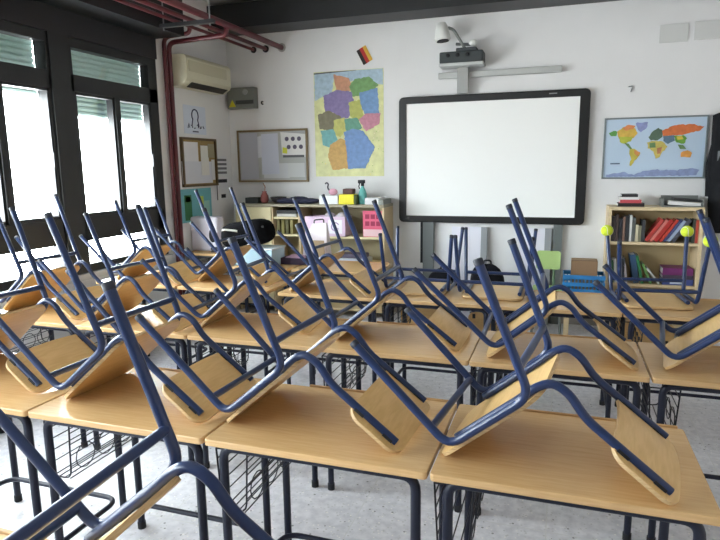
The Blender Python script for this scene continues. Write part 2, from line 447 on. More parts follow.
CH = [
    (.28, 1.467, -.112, .99, 'blue tube chair on the lower right desk, backrest lying nearest the right picture edge'),
    (-.418, 1.524, -.037, 1.085, 'blue tube chair upside down on the middle desk of the nearest full row'),
    (-1.073, 1.535, -.018, 1.263, 'blue tube chair on the near desk with the visible basket, behind the foreground chair'),
    (-1.80, 1.584, -.031, 1.204, 'blue tube chair upside down on the desk cut by the left picture edge'),
    (-.335, .553, .055, 1.033, 'blue tube chair cropped by the bottom left corner, closest to the camera'),
    (.304, 2.464, .021, 1.211, 'second-row blue chair directly behind the lower right desk, its legs crossing the whiteboard edge'),
    (-.413, 2.507, -.009, 1.167, 'second-row blue chair directly behind the middle near desk'),
    (-1.167, 2.579, .076, 1.105, 'second-row blue chair third from the windows, left of the photo centre'),
    (-1.815, 2.437, -.048, 1.037, 'second-row blue chair second from the windows'),
    (-2.487, 2.486, -.053, 1.234, 'second-row blue chair closest to the windows'),
    (.985, 2.415, -.14, 1.08, 'second-row blue chair at the right edge, seat underside catching light'),
    (-2.535, 3.49, -.037, 1.03, 'third-row blue chair closest to the windows'),
    (-1.905, 3.59, -.05, 1.24, 'third-row blue chair second from the windows, left of the black bag'),
    (-1.105, 3.44, -.05, 1.113, 'third-row blue chair in front of the shelf with the yellow box'),
]
for x, y, th, Lg, lab in CH: make_chair(x, y, th, Lg, lab)
make_chair(-.68, 4.03, R(90), 1.02, 'blue chair with seat flat on the third-row desk, below the left half of the whiteboard', True)
make_chair(-.20, 4.03, R(90), 1.02, 'blue chair with seat flat on the third-row desk, below the whiteboard centre', True)
tc, tips = make_chair(.69, 4.05, R(95), 1.0, 'blue chair with seat flat on the desk and tennis balls on three feet', True, balls=(('rear', -1), ('rear', 1), ('front', -1)))
def tennis(p):
    m = MB(); b = .036
    M_T = cm(196, 214, 60, .9, 0, .2, .06, 120, .3); M_S = cm(232, 236, 214, .8)
    m.blob((0, 0, 0), (b, b, b), M_T, 18, 12)
    o = m
    seam = [(b * 1.005 * q for q in Vector((math.cos(t) * .75 + .25 * math.cos(3 * t), math.sin(t) * .75 - .25 * math.sin(3 * t), .66 * math.sin(2 * t))).normalized()) for t in [k * math.pi / 16 for k in range(32)]]
    return o, [tuple(s) for s in seam], M_S
tcm = Matrix.Translation(tc.location) @ Matrix.Rotation(R(95), 4, 'Z')
for key, lab in ((('rear', 1), 'yellow tennis ball on the left rear chair leg, before the bookcase left side'),
                 (('rear', -1), 'yellow tennis ball on the right rear chair leg, before the leaning books'),
                 (('front', -1), 'yellow tennis ball nearest the right picture edge, lowest of the three')):
    p, d = tips[key]; wp = tcm @ (p + d * .012)
    m, seam, ms = tennis(wp)
    tb = thing('tennis_ball', lab, 'ball', wp, 0, 'tennis balls on chair feet')
    m.build('felt', tb); MB().tube(seam, .0016, ms, 5, True).build('seam', tb)

# ------------------------------------------------------------------ whiteboard, projector and the back wall
def rrect(x0, x1, y0, y1, r, n=5):
    out = []
    for cx, cy, a0 in ((x1 - r, y1 - r, 0), (x0 + r, y1 - r, 90), (x0 + r, y0 + r, 180), (x1 - r, y0 + r, 270)):
        for k in range(n): out.append((cx + r * math.cos(R(a0 + k * 90 / (n - 1))), cy + r * math.sin(R(a0 + k * 90 / (n - 1)))))
    return out
bx0, bx1, bz0, bz1 = -1.561, .214, .967, 2.195
wb = thing('interactive_whiteboard', 'large white interactive board in a thick black frame on the back wall', 'whiteboard', ((bx0 + bx1) / 2, YW, bz0))
hw, hh = (bx1 - bx0) / 2, bz1 - bz0
L = Matrix(((1, 0, 0, 0), (0, 0, -1, 0), (0, 1, 0, 0), (0, 0, 0, 1)))
MB().prism(rrect(-hw + .07, hw - .07, .06, hh - .06, .01), .012, .052, cm(246, 247, 245, .35), L).build('writing_surface', wb)
fr = MB(); M_FR = cm(24, 25, 27, .35)
out = rrect(-hw, hw, 0, hh, .045); inn = rrect(-hw + .075, hw - .088, .066, hh - .066, .004); nn_ = len(out)
vs = [(x, y, z) for z, lst in ((.0, out), (.055, out), (.062, [(x * .99, hh / 2 + (y - hh / 2) * .985) for x, y in out]), (.062, inn), (.04, inn)) for x, y in lst]
fs = []
for k in range(4):
    for i in range(nn_): fs.append((k * nn_ + i, k * nn_ + (i + 1) % nn_, (k + 1) * nn_ + (i + 1) % nn_, (k + 1) * nn_ + i))
fr.add(vs, fs, M_FR, False, L); fo = fr.build('frame', wb)
MB().box(.53, .60, hh - .036, hh - .026, .062, .0635, cm(150, 152, 154, .4), L).build('maker_badge', fo)
for x, w in ((-.585, .055), (.66, .04)):
    MB().box(x - w, x + w, -.05, -.01, -bz0 + .0, .02, cm(112, 118, 118, .45, .3)).build('wall_upright', wb)
MB().box(-.67, -.645, -.03, -.012, -.42, 0, M_RUB).build('cable_duct', wb)
# projector assembly above the board
pj = thing('short_throw_projector', 'grey wall-mounted projector box above the whiteboard on a steel arm', 'projector', (-.93, YW, 2.2))
MB().box(-.20, .20, -.22, -.04, .262, .365, cm(52, 58, 60, .5)).build('body', pj, .012)
MB().box(-.205, .205, -.225, -.035, .236, .264, cm(196, 198, 198, .45)).build('base_plate', pj, .006)
m = MB()
for k in range(3): m.lathe([(.018, 0), (.018, .006), (.010, .007)], M_RUB, 12, TX(-.12 + k * .09, -.221, .33, 90))
m.build('sockets', pj)
MB().box(-.05, .055, -.11, -.061, 0, .24, cm(160, 162, 160, .4, .4)).build('bracket', pj, .004)
rl = MB().box(-1.17, -.04, YW - .06, YW - .005, 2.35, 2.405, cm(186, 188, 186, .45, .2)); rl = rl.build('mounting_rail', None, .006)
tag(rl, 'long pale metal rail on the wall behind the projector', 'rail')
dc = thing('document_camera', 'white lamp-like document camera head on a bent arm on top of the projector', 'camera', (-.93, YW - .14, 2.567))
hd = MB().lathe([(.02, .16), (.04, .155), (.055, .12), (.075, .02), (.07, 0)], cm(226, 228, 224, .4), 18, TX(-.175, -.04, .11, 0, -6)); ho = hd.build('head', dc)
MB().lathe([(.058, .0), (.05, .012)], M_RUB, 18, TX(-.175, -.04, .098, 0, -6)).build('lens_opening', ho)
MB().tube(fillet([(-.13, -.03, .22), (-.08, -.02, .20), (.03, 0, .02), (.03, 0, .0)], .04), .014, cm(120, 124, 122, .4)).build('arm', dc)
MB().tube([(-.06, 0, .075), (.10, 0, .06)], .014, cm(90, 94, 94, .4)).build('crossarm', dc)
MB().blob((.10, 0, .075), (.045, .03, .03), cm(226, 228, 224, .4)).build('joint_cap', dc)
MB().box(-.05, .14, -.06, .06, 0, .03, cm(60, 64, 66, .5)).build('base', dc, .008)

# maps and other paper on the back wall
def flat_shapes(m, T, shapes, z0, grow=1.0, lim=(1, 1)):
    for k, (col, poly) in enumerate(shapes):
        ax_ = sum(p[0] for p in poly) / len(poly); ay_ = sum(p[1] for p in poly) / len(poly)
        poly = [(ax_ + (p[0] - ax_) * grow, ay_ + (p[1] - ay_) * grow) for p in poly] if len(poly) < 10 else poly
        out = []
        for i in range(len(poly)):
            a, b = poly[i], poly[(i + 1) % len(poly)]; d = math.hypot(b[0] - a[0], b[1] - a[1]); n_ = max(1, int(d / .016))
            for j in range(n_):
                f_ = j / n_; q_ = random.gauss(0, .0028) if j and len(poly) > 4 and min(max(p[0] for p in poly) - min(p[0] for p in poly), max(p[1] for p in poly) - min(p[1] for p in poly)) > .02 else 0
                out.append((a[0] + (b[0] - a[0]) * f_ - (b[1] - a[1]) / d * q_, a[1] + (b[1] - a[1]) * f_ + (b[0] - a[0]) / d * q_))
        out = [(min(max(a, .004), lim[0] - .004), min(max(b, .004), lim[1] - .004)) for a, b in out]
        m.prism(out, z0 - .0006, z0 + .0008 + .0003 * k, cm(*col, .6, 0, .5, .14, 26), T)
gx0, gx1, gz0, gz1 = -2.49, -1.735, 1.43, 2.495
gm = MB(); gw, gh = gx1 - gx0, gz1 - gz0
G = on_back(gx0, gz0, 0)
gm.prism([(0, 0), (gw, 0), (gw, gh), (0, gh)], 0, .004, cm(214, 216, 158, .5, 0, .5, .12, 14), G)
c2 = lambda px, py: ((px - 285) / 205 * gw, (530 - py) / 315 * gh)
flat_shapes(gm, G, [(tuple(int(v * .8 + w_ * .2) for v, w_ in zip(c_, (150, 150, 140))), p_) for c_, p_ in [
    ((172, 200, 222), [c2(*p) for p in ((287, 217), (489, 213), (489, 262), (440, 250), (400, 246), (380, 262), (345, 236), (340, 280), (310, 288), (287, 300))]),
    ((206, 140, 106), [c2(*p) for p in ((348, 228), (388, 240), (398, 268), (372, 280), (354, 268))]),
    ((108, 160, 92), [c2(*p) for p in ((396, 262), (410, 244), (446, 240), (470, 262), (452, 284), (404, 288))]),
    ((128, 112, 170), [c2(*p) for p in ((318, 290), (352, 276), (392, 282), (402, 318), (384, 350), (356, 352), (344, 334), (324, 336))]),
    ((106, 150, 206), [c2(*p) for p in ((424, 286), (470, 276), (474, 344), (440, 348), (426, 318))]),
    ((190, 196, 92), [c2(*p) for p in ((392, 312), (420, 306), (430, 352), (412, 366), (394, 346))]),
    ((118, 112, 86), [c2(*p) for p in ((300, 344), (330, 334), (362, 352), (366, 374), (340, 388), (304, 382))]),
    ((206, 206, 104), [c2(*p) for p in ((346, 362), (374, 356), (380, 386), (362, 408), (344, 400))]),
    ((86, 152, 130), [c2(*p) for p in ((378, 360), (412, 358), (424, 384), (400, 398), (382, 390))]),
    ((202, 128, 152), [c2(*p) for p in ((422, 362), (440, 346), (478, 346), (474, 374), (440, 392))]),
    ((108, 184, 188), [c2(*p) for p in ((306, 392), (340, 390), (352, 418), (340, 442), (312, 432))]),
    ((212, 164, 84), [c2(*p) for p in ((334, 436), (362, 420), (386, 430), (382, 500), (340, 504), (328, 470))]),
    ((104, 146, 208), [c2(*p) for p in ((378, 402), (404, 394), (428, 400), (458, 444), (446, 470), (434, 498), (388, 500), (384, 440))]),
    ((86, 86, 90), [c2(*p) for p in ((287, 218), (405, 214), (405, 217), (287, 221))]),
]], .004, 1.14, (gw, gh))
for k in range(26):
    px, py = random.choice(((292, 330), (470, 420), (480, 470), (310, 490), (450, 515), (330, 515), (478, 330))); px += random.uniform(-12, 8); py += random.uniform(-24, 14)
    a, b = c2(px, py); s_ = .006
    gm.prism([(max(.004, a - s_), b - s_), (a + s_, b - s_ * .7), (a + s_ * .6, b + s_), (a - s_ * .4, b + s_ * .8)], .004, .0052, cm(*random.choice(((226, 214, 120), (168, 190, 120), (232, 226, 180))), .6), G)
tag(gm.build('wall_map'), 'tall colourful map of a country with patchwork regions, left of the whiteboard', 'map')
# small black-red-gold flag
fg = MB(); T = on_back(-1.93, 2.63, .004) @ Matrix.Rotation(R(28), 4, 'Z')
for k, c in enumerate(((34, 30, 30), (176, 40, 36), (214, 168, 60))): fg.prism([(-.055 + k * .036, -.08), (-.019 + k * .036, -.08), (-.019 + k * .036, .08), (-.055 + k * .036, .08)], 0, .003, cm(*c, .6), T)
tag(fg.build('small_flag'), 'small tilted black, red and gold flag stuck above the tall map', 'flag')
# world map in a grey frame
wx0, wx1, wz0, wz1 = .343, 1.176, 1.389, 1.929
wm = thing('framed_world_map', 'world map with pale blue oceans in a thin grey frame above the bookcase', 'map', ((wx0 + wx1) / 2, YW, wz0))
ww, wh = wx1 - wx0, wz1 - wz0
G = Matrix(((1, 0, 0, -ww / 2), (0, 0, -1, 0), (0, 1, 0, 0), (0, 0, 0, 1)))
w = MB().prism([(.01, .01), (ww - .01, .01), (ww - .01, wh - .01), (.01, wh - .01)], 0, .012, cm(186, 206, 226, .5), G)
c3 = lambda px, py: ((px - 372) / 316 * ww, (540 - py) / 190 * wh)
flat_shapes(w, G, [
    ((92, 152, 74), [c3(*p) for p in ((388, 396), (402, 390), (414, 392), (412, 406), (396, 406))]),
    ((206, 170, 76), [c3(*p) for p in ((414, 392), (430, 380), (448, 376), (470, 384), (478, 398), (470, 408), (454, 418), (440, 424), (424, 418), (416, 404))]),
    ((208, 132, 84), [c3(*p) for p in ((430, 380), (450, 372), (470, 376), (462, 386), (440, 390))]),
    ((176, 182, 66), [c3(*p) for p in ((420, 408), (464, 410), (458, 424), (436, 430), (424, 424))]),
    ((138, 148, 196), [c3(*p) for p in ((470, 368), (508, 366), (504, 384), (488, 396), (478, 388))]),
    ((98, 128, 80), [c3(*p) for p in ((438, 428), (452, 430), (464, 446), (458, 448))]),
    ((196, 182, 76), [c3(*p) for p in ((456, 448), (470, 446), (490, 458), (484, 472), (472, 484), (464, 500), (459, 498), (462, 474), (456, 462))]),
    ((206, 140, 80), [c3(*p) for p in ((470, 450), (490, 458), (482, 470), (472, 462))]),
    ((88, 110, 92), [c3(*p) for p in ((512, 412), (522, 396), (540, 384), (552, 390), (554, 412), (540, 422), (520, 422))]),
    ((196, 180, 96), [c3(*p) for p in ((508, 428), (530, 424), (556, 426), (572, 442), (558, 456), (550, 474), (538, 478), (530, 456), (512, 446))]),
    ((104, 138, 92), [c3(*p) for p in ((516, 430), (534, 428), (536, 444), (518, 444))]),
    ((178, 120, 84), [c3(*p) for p in ((540, 446), (556, 442), (552, 462), (542, 464))]),
    ((206, 112, 62), [c3(*p) for p in ((552, 394), (574, 382), (600, 376), (640, 376), (676, 384), (664, 396), (640, 400), (612, 408), (580, 408), (556, 410))]),
    ((92, 118, 138), [c3(*p) for p in ((556, 410), (590, 408), (592, 424), (572, 434), (558, 424))]),
    ((108, 158, 62), [c3(*p) for p in ((588, 410), (616, 408), (628, 418), (620, 434), (598, 430))]),
    ((214, 190, 70), [c3(*p) for p in ((596, 412), (612, 410), (618, 420), (600, 422))]),
    ((98, 130, 84), [c3(*p) for p in ((602, 436), (618, 438), (628, 450), (610, 450))]),
    ((214, 150, 72), [c3(*p) for p in ((614, 460), (632, 454), (646, 462), (642, 476), (626, 474), (614, 474))]),
    ((140, 154, 194), [c3(*p) for p in ((386, 526), (420, 522), (446, 518), (474, 528), (500, 516), (540, 512), (600, 514), (650, 508), (672, 514), (664, 530), (386, 534))]),
    ((74, 92, 120), [c3(*p) for p in ((398, 490), (428, 490), (428, 494), (398, 494))]),
], .012, 1.0, (ww, wh))
w.build('map_sheet', wm)
f = MB()
for a, b, c, d in ((0, ww, 0, .014), (0, ww, wh - .014, wh), (0, .014, .014, wh - .014), (ww - .014, ww, .014, wh - .014)): f.box(a, b, c, d, 0, .022, cm(128, 136, 140, .4, .3), G)
f.build('frame', wm)
# framed notice board with papers
def papers(m, T, lst, z):
    for k, (x0, y0, x1, y1, col, sk) in enumerate(lst): m.prism([(x0, y0), (x1, y0 + sk), (x1 - sk, y1), (x0 + sk * .5, y1 - sk)], z + .001 * k, z + .001 * k + .0012, cm(*col, .8), T)
nb = thing('notice_board', 'brown-framed notice board covered in pale papers on the back wall, left of the tall map', 'board', (-2.995, YW, 1.375))
G = Matrix(((1, 0, 0, -.42), (0, 0, -1, 0), (0, 1, 0, 0), (0, 0, 0, 1))); bw, bh = .84, .56
MB().box(.01, bw - .01, .01, bh - .01, 0, .012, cm(176, 178, 176, .8), G).build('backing', nb)
f = MB()
for a, b, c, d in ((0, bw, 0, .018), (0, bw, bh - .022, bh), (0, .018, .018, bh - .02), (bw - .018, bw, .018, bh - .02)): f.box(a, b, c, d, 0, .026, cm(120, 100, 66, .5), G)
f.build('frame', nb)
for lst in ([(.03, .03, .25, .53, (186, 188, 198), .004)], [(.24, .26, .33, .50, (206, 208, 216), .012)], [(.29, .08, .50, .52, (198, 202, 216), .006)], [(.31, .04, .62, .20, (202, 204, 208), .0)], [(.60, .05, .80, .20, (204, 206, 206), .0)],
            [(.54, .29, .81, .50, (228, 228, 226), -.03)], [(.55, .26, .80, .285, (96, 98, 100), 0)]):
    m = MB(); papers(m, G, lst, .0125 + .002 * random.random()); po = m.build('paper_sheet', nb)
    if lst[0][4] == (228, 228, 226):
        for i in range(2):
            for j in range(3):
                MB().lathe([(.024, 0), (.024, .001)], cm(98, 92, 110, .7), 10, G @ Matrix.Translation((.60 + j * .072 + i * .02, .455 - i * .085, .0165))).build('printed_picture', po)
        MB().prism([(.545, .31), (.60, .30), (.60, .36), (.55, .37)], .016, .0175, cm(212, 214, 70, .7), G).build('yellow_corner', po)
# switch box with a yellow warning triangle, a hook, cover plates, small mark
sb = thing('electric_switch_box', 'grey electric box with a yellow warning triangle near the room corner', 'box', (-3.31, YW, 2.16))
MB().box(-.165, .165, -.09, 0, 0, .22, cm(120, 122, 116, .5)).build('casing', sb, .006)
MB().box(-.06, .155, -.094, -.088, .045, .085, cm(60, 62, 60, .5)).build('breaker_row', sb)
MB().prism([(-.14, .02), (-.06, .02), (-.10, .095)], .09, .094, cm(204, 196, 40, .5), L).build('warning_triangle', sb)
MB().lathe([(.03, 0), (.03, .008)], cm(150, 152, 150, .5), 14, TX(.06, -.09, .17, 90)).build('dial', sb)
hk = MB().tube(fillet([(-3.09, YW, 2.23), (-3.09, YW - .03, 2.23), (-3.09, YW - .035, 2.205), (-3.07, YW - .035, 2.2)], .01), .008, M_RUB, 8).build('wall_hook')
tag(hk, 'small dark hook on the back wall beside the electric box', 'hook')
for x0, x1, z0, z1, lab in ((.745, .965, 2.545, 2.695, 'square white cover plate high on the wall above the world map'), (1.01, 1.27, 2.55, 2.70, 'white cover plate high on the wall at the right picture edge')):
    cp = MB().box(x0, x1, YW - .012, YW, z0, z1, cm(208, 209, 207, .7)).build('cover_plate', None, .003)
    tag(cp, lab, 'plate')
hk2 = MB().tube(fillet([(.525, YW - .002, 2.195), (.56, YW - .012, 2.20), (.545, YW - .012, 2.15)], .008), .005, cm(120, 122, 124, .4), 6).build('wall_nail')
tag(hk2, 'tiny bent metal hook on the white wall between whiteboard and world map', 'hook')
# clip near the beam on the right
# ------------------------------------------------------------------ left wall: air conditioner, posters, pipes
ac = thing('air_conditioner', 'cream split air conditioner unit high on the left wall', 'air conditioner', (XL, 5.275, 2.29))
A = Matrix(((0, 0, 1, 0), (1, 0, 0, 0), (0, 1, 0, 0), (0, 0, 0, 1)))
prof = [(0, .0), (.12, 0), (.185, .04), (.2, .07), (.2, .25), (.17, .28), (0, .29)]
P3 = Matrix(((1, 0, 0, 0), (0, 0, 1, 0), (0, 1, 0, 0), (0, 0, 0, 1)))
MB().prism(prof, -.39, .39, cm(208, 204, 180, .45), P3).build('casing', ac, .008)
MB().box(.198, .206, -.36, .30, .13, .23, cm(192, 187, 160, .5)).build('front_grille', ac, .003)
MB().prism([(.125, .0), (.187, .038), (.19, .034), (.128, -.004)], -.30, .33, cm(46, 44, 38, .6), P3).build('air_outlet', ac)
po = thing('penguin_drawing', 'white sheet with a dark cartoonish bird drawing under the air conditioner', 'poster', (XL, 5.265, 1.87))
MB().box(-.19, .19, 0, .275, 0, .003, cm(212, 220, 234, .7), A).build('sheet', po)
m = MB(); ink = cm(62, 68, 96, .7)
m.tube([A @ Vector((x, y, .004)) for x, y in fillet_pts] if False else [A @ Vector((.055 * math.cos(R(a)) * (1 if a < 180 else 1), .18 + .06 * math.sin(R(a)), .004)) for a in range(-40, 221, 20)], .007, ink, 6)
m.tube([A @ Vector(p) for p in ((-.04, .15, .004), (-.055, .10, .004), (-.06, .075, .004))], .006, ink, 6)
m.tube([A @ Vector(p) for p in ((.04, .15, .004), (.055, .10, .004), (.06, .07, .004))], .006, ink, 6)
for k in range(6): m.tube([A @ Vector((-.13 + k * .052, .055 + (k % 2) * .03, .004)), A @ Vector((-.11 + k * .052, .10 - (k % 3) * .02, .004)), A @ Vector((-.10 + k * .05, .06, .004))], .005, ink, 5)
m.box(-.05, .05, .018, .03, .003, .0045, ink, A)
m.build('ink_drawing', po)
lb = thing('cork_board', 'brown-framed cork board with pinned papers on the left wall by the red pipe', 'board', (XL, 5.29, 1.36))
MB().box(-0.29, 0.29, 0, .46, 0, .012, cm(156, 132, 88, .85, 0, .3, .1, 60), A).build('backing', lb)
f = MB()
for a, b, c, d in ((-.305, .305, -.01, .012), (-.305, .305, .45, .472), (-.305, -.283, .012, .45), (.283, .305, .012, .45)): f.box(a, b, c, d, 0, .03, cm(92, 74, 44, .5), A)
f.build('frame', lb)
for k, (a, c, b, d, col) in enumerate(((-.27, -.02, .22, .43, (222, 222, 226)), (-.31, .22, .02, .24, (210, 212, 220)), (.02, .16, .10, .40, (222, 220, 214)), (.15, .27, .28, .42, (158, 150, 122)), (.20, .26, .05, .26, (214, 214, 216)))):
    MB().box(a, c, b, d, .012 + .002 * k, .0145 + .002 * k, cm(*col, .8), A).build('paper_sheet', lb)
def sheet_left(y0, y1, z0, z1, col, name, lab, extra):
    t = thing(name, lab, 'poster', (XL, (y0 + y1) / 2, z0)); hw_ = (y1 - y0) / 2
    MB().box(-hw_, hw_, 0, z1 - z0, .0, .004, cm(*col, .75), A).build('sheet', t)
    for nm, a, b, c, d, cc in extra: MB().box(a, b, c, d, .004, .0055, cm(*cc, .75), A).build(nm, t)
sheet_left(5.60, 5.83, 1.44, 1.66, (224, 226, 228), 'timetable_sheet', 'small printed grid sheet on the left wall beside the cork board', [('printed_grid', -.10, .10, .03 + k * .045, .055 + k * .045, (112, 114, 118)) for k in range(4)])
sheet_left(5.60, 5.82, 1.19, 1.42, (228, 230, 232), 'notice_sheet', 'white notice with black top and bottom blocks below the grid sheet', [('black_heading', -.10, .10, .185, .222, (44, 46, 50)), ('black_block', -.03, .06, .02, .06, (30, 30, 34)), ('dark_edge', -.113, -.10, 0, .23, (40, 42, 46))])
sheet_left(4.92, 5.48, 1.0, 1.33, (108, 172, 182), 'painted_poster', 'teal painted poster with green and yellow shapes behind the chair legs', [('green_shape', -.20, -.08, .02, .27, (52, 110, 70)), ('yellow_shape', .05, .13, .16, .25, (186, 200, 84)), ('yellow_shape', -.18, -.10, .20, .26, (170, 196, 70)), ('pale_shape', .14, .24, .04, .2, (150, 196, 190))])
for x, lab, rad in ((-3.172, 'red pipe under the ceiling, leftmost of the three parallel ones', .015), (-3.029, 'red pipe under the ceiling, middle of the three parallel ones', .019), (-2.842, 'red pipe under the ceiling, thickest and rightmost of the three', .027)):
    t = thing('ceiling_pipe', lab, 'pipe', (x, YW, 2.767), 0, 'red pipes under the ceiling')
    MB().tube([(0, .01, 0), (0, -6.4, 0)], rad, M_PIPE, 14).build('tube', t)
    MB().lathe([(rad + .004, 0), (rad + .018, .004), (rad + .018, .012), (rad + .004, .014)], cm(176, 172, 170, .5) if x > -2.9 else M_RUB, 16, TX(0, -.002, 0, 90)).build('wall_collar', t)
for y, pts, rad, lab in (
        (4.775, [(XL + .05, 4.775, 0), (XL + .05, 4.775, 2.70), (-3.2, 4.80, 2.72), (-3.2, 4.80, 2.80)], .019, 'vertical red pipe nearer the window, running down the left wall'),
        (4.845, [(XL + .05, 4.845, 0), (XL + .05, 4.845, 2.665), (-2.862, 4.86, 2.69), (-2.862, 4.86, 2.78)], .022, 'vertical red pipe nearer the room corner, running down the left wall')):
    o = MB().tube(fillet(pts, .07), rad, M_PIPE, 14).build('riser_pipe'); tag(o, lab, 'pipe')
tz = thing('pipe_hanger', 'dark metal hanger bar holding the red ceiling pipes', 'hanger', (-2.98, 4.40, 2.68))
MB().box(-.26, .28, -.02, .02, 0, .03, cm(70, 72, 74, .4, .6)).build('bar', tz)
for x in (-.20, .24): MB().tube([(x, 0, -.02), (x, 0, ZC - 2.68)], .006, M_STEEL, 8).build('threaded_rod', tz)

# ------------------------------------------------------------------ low shelf unit on the back wall
SX0, SX1, SY, SZ = -3.29, -1.64, 5.60, 1.155
sh = thing('shelf_unit', 'low wooden shelf unit with a cream door under the notice board', 'shelf', ((SX0 + SX1) / 2, (SY + YW) / 2, 0))
cx, cy = sh.location.x, sh.location.y
def SB(x0, x1, y0, y1, z0, z1, mat=M_SHELFW): return MB().box(x0 - cx, x1 - cx, y0 - cy, y1 - cy, z0, z1, mat)
SB(SX0, SX1, SY - .015, YW, SZ - .028, SZ, cm(150, 142, 120, .5)).build('top_board', sh, .003)
for x, nm in ((SX0, 'side_panel'), (-2.875, 'divider'), (-2.565, 'divider'), (SX1 - .022, 'side_panel')): SB(x, x + .022, SY, YW, 0, SZ - .028).build(nm, sh)
SB(SX0 + .022, SX1 - .022, YW - .012, YW, .06, SZ - .028, cm(168, 158, 128, .7)).build('back_panel', sh)
SB(SX0 + .022, SX1 - .022, SY + .01, YW - .012, .06, .08).build('bottom_board', sh)
for x0, x1, z in ((-2.853, -2.565, 1.02), (-2.853, -2.565, .84), (-2.853, -2.565, .52), (-2.543, SX1 - .022, .83), (-2.543, SX1 - .022, .55)):
    SB(x0, x1, SY + .01, YW - .012, z - .02, z, M_CREAM).build('shelf_board', sh)
dr = SB(SX0 + .004, -2.868, SY - .016, SY, .08, SZ - .034, M_CREAM); do = dr.build('door', sh, .003)
MB().blob((-2.91 - cx, SY - .03 - cy, .78), (.012, .014, .012), M_STEEL).build('knob', do)
def boxthing(name, lab, cat, x0, x1, y0, y1, z0, z1, col, rz=0, group=None, rough=.6, bev=.003):
    cx_, cy_ = (x0 + x1) / 2, (y0 + y1) / 2
    o = MB().box(x0 - cx_, x1 - cx_, y0 - cy_, y1 - cy_, 0, z1 - z0, cm(*col, rough)).build(name, None, bev, (cx_, cy_, z0), (0, 0, R(rz)))
    return tag(o, lab, cat, group)
# on top of the unit
Z = SZ + .001
boxthing('black_case', 'small black case on the left end of the low shelf top', 'case', -3.21, -3.06, 5.66, 5.80, Z, Z + .06, (34, 38, 34), 6)
vs_ = thing('flower_vase', 'small reddish vase with a dry twig on the low shelf', 'vase', (-3.02, 5.75, Z))
MB().lathe([(.03, 0), (.045, .03), (.04, .08), (.022, .11), (.026, .125)], cm(150, 84, 78, .5), 16).build('body', vs_)
MB().tube([(0, 0, .10), (.01, .0, .17), (-.01, 0, .21)], .006, cm(150, 110, 90, .8), 6).build('twig', vs_)
o = MB().lathe([(.04, 0), (.075, .025), (.09, .06), (.085, .062), (.07, .03), (.0, .012)], cm(40, 34, 36, .4), 20).build('dark_bowl', None, 0, (-2.89, 5.82, Z)); tag(o, 'dark shallow bowl beside the reddish vase on the low shelf', 'bowl')
jk = MB(); NV = 14; pts = []
for k in range(3): jk.blob((-.12 + k * .12, 0, .028 + .006 * (k == 1)), (.125, .09, .028 + .012 * (k == 1)), cm(42, 44, 70, .85), 16, 8, .07, None, 11 + k)
tag(jk.build('folded_jacket', None, 0, (-2.60, 5.70, Z)), 'navy jacket folded flat on the low shelf top', 'jacket')
boxthing('white_box', 'white box with the pink toy bird standing on it', 'box', -2.335, -2.13, 5.62, 5.80, Z, Z + .085, (226, 228, 230))
fl = thing('toy_flamingo', 'little pink toy bird with a dark raised neck on the white box', 'toy', (-2.21, 5.70, Z + .0855))
MB().blob((0, 0, .035), (.05, .03, .035), cm(214, 160, 178, .6)).build('body', fl)
MB().tube(fillet([(-.035, 0, .045), (-.062, 0, .075), (-.05, 0, .115), (-.068, 0, .13), (-.085, 0, .118)], .02), [.009] * 22 if False else .008, cm(60, 56, 70, .6), 8).build('neck', fl)
yp = thing('yellow_tub', 'bright yellow tub with a dark green rim and brown contents', 'tub', (-2.035, 5.68, Z))
MB().box(-.085, .075, -.06, .06, 0, .10, cm(226, 214, 30, .5)).build('tub', yp, .006)
MB().box(.075, .10, -.06, .06, 0, .095, cm(70, 84, 40, .6)).build('side_flap', yp, .004)
MB().box(-.05, .06, -.045, .05, .10, .155, cm(92, 62, 58, .7)).build('contents', yp, .01)
sp = thing('spray_bottle', 'turquoise spray bottle with a black trigger head on the low shelf', 'bottle', (-1.90, 5.72, Z))
MB().lathe([(.04, 0), (.042, .01), (.042, .10), (.03, .14), (.014, .17), (.014, .185)], cm(110, 190, 184, .35), 18).build('bottle', sp)
MB().box(-.045, .025, -.014, .014, .205, .24, M_RUB).build('spray_head', sp, .004)
MB().tube([(0, 0, .18), (0, 0, .21)], .016, M_RUB, 12).build('collar', sp)
MB().tube(fillet([(-.03, 0, .205), (-.04, 0, .175), (-.03, 0, .15)], .01), .006, M_RUB, 8).build('trigger', sp)
boxthing('paper_ream', 'white paper pack lying right of the spray bottle', 'paper', -1.845, -1.70, 5.62, 5.84, Z, Z + .065, (220, 220, 222))
boxthing('grey_tray', 'grey plastic tray at the right end of the low shelf', 'tray', -1.70, -1.645, 5.60, 5.88, Z, Z + .05, (132, 136, 132))
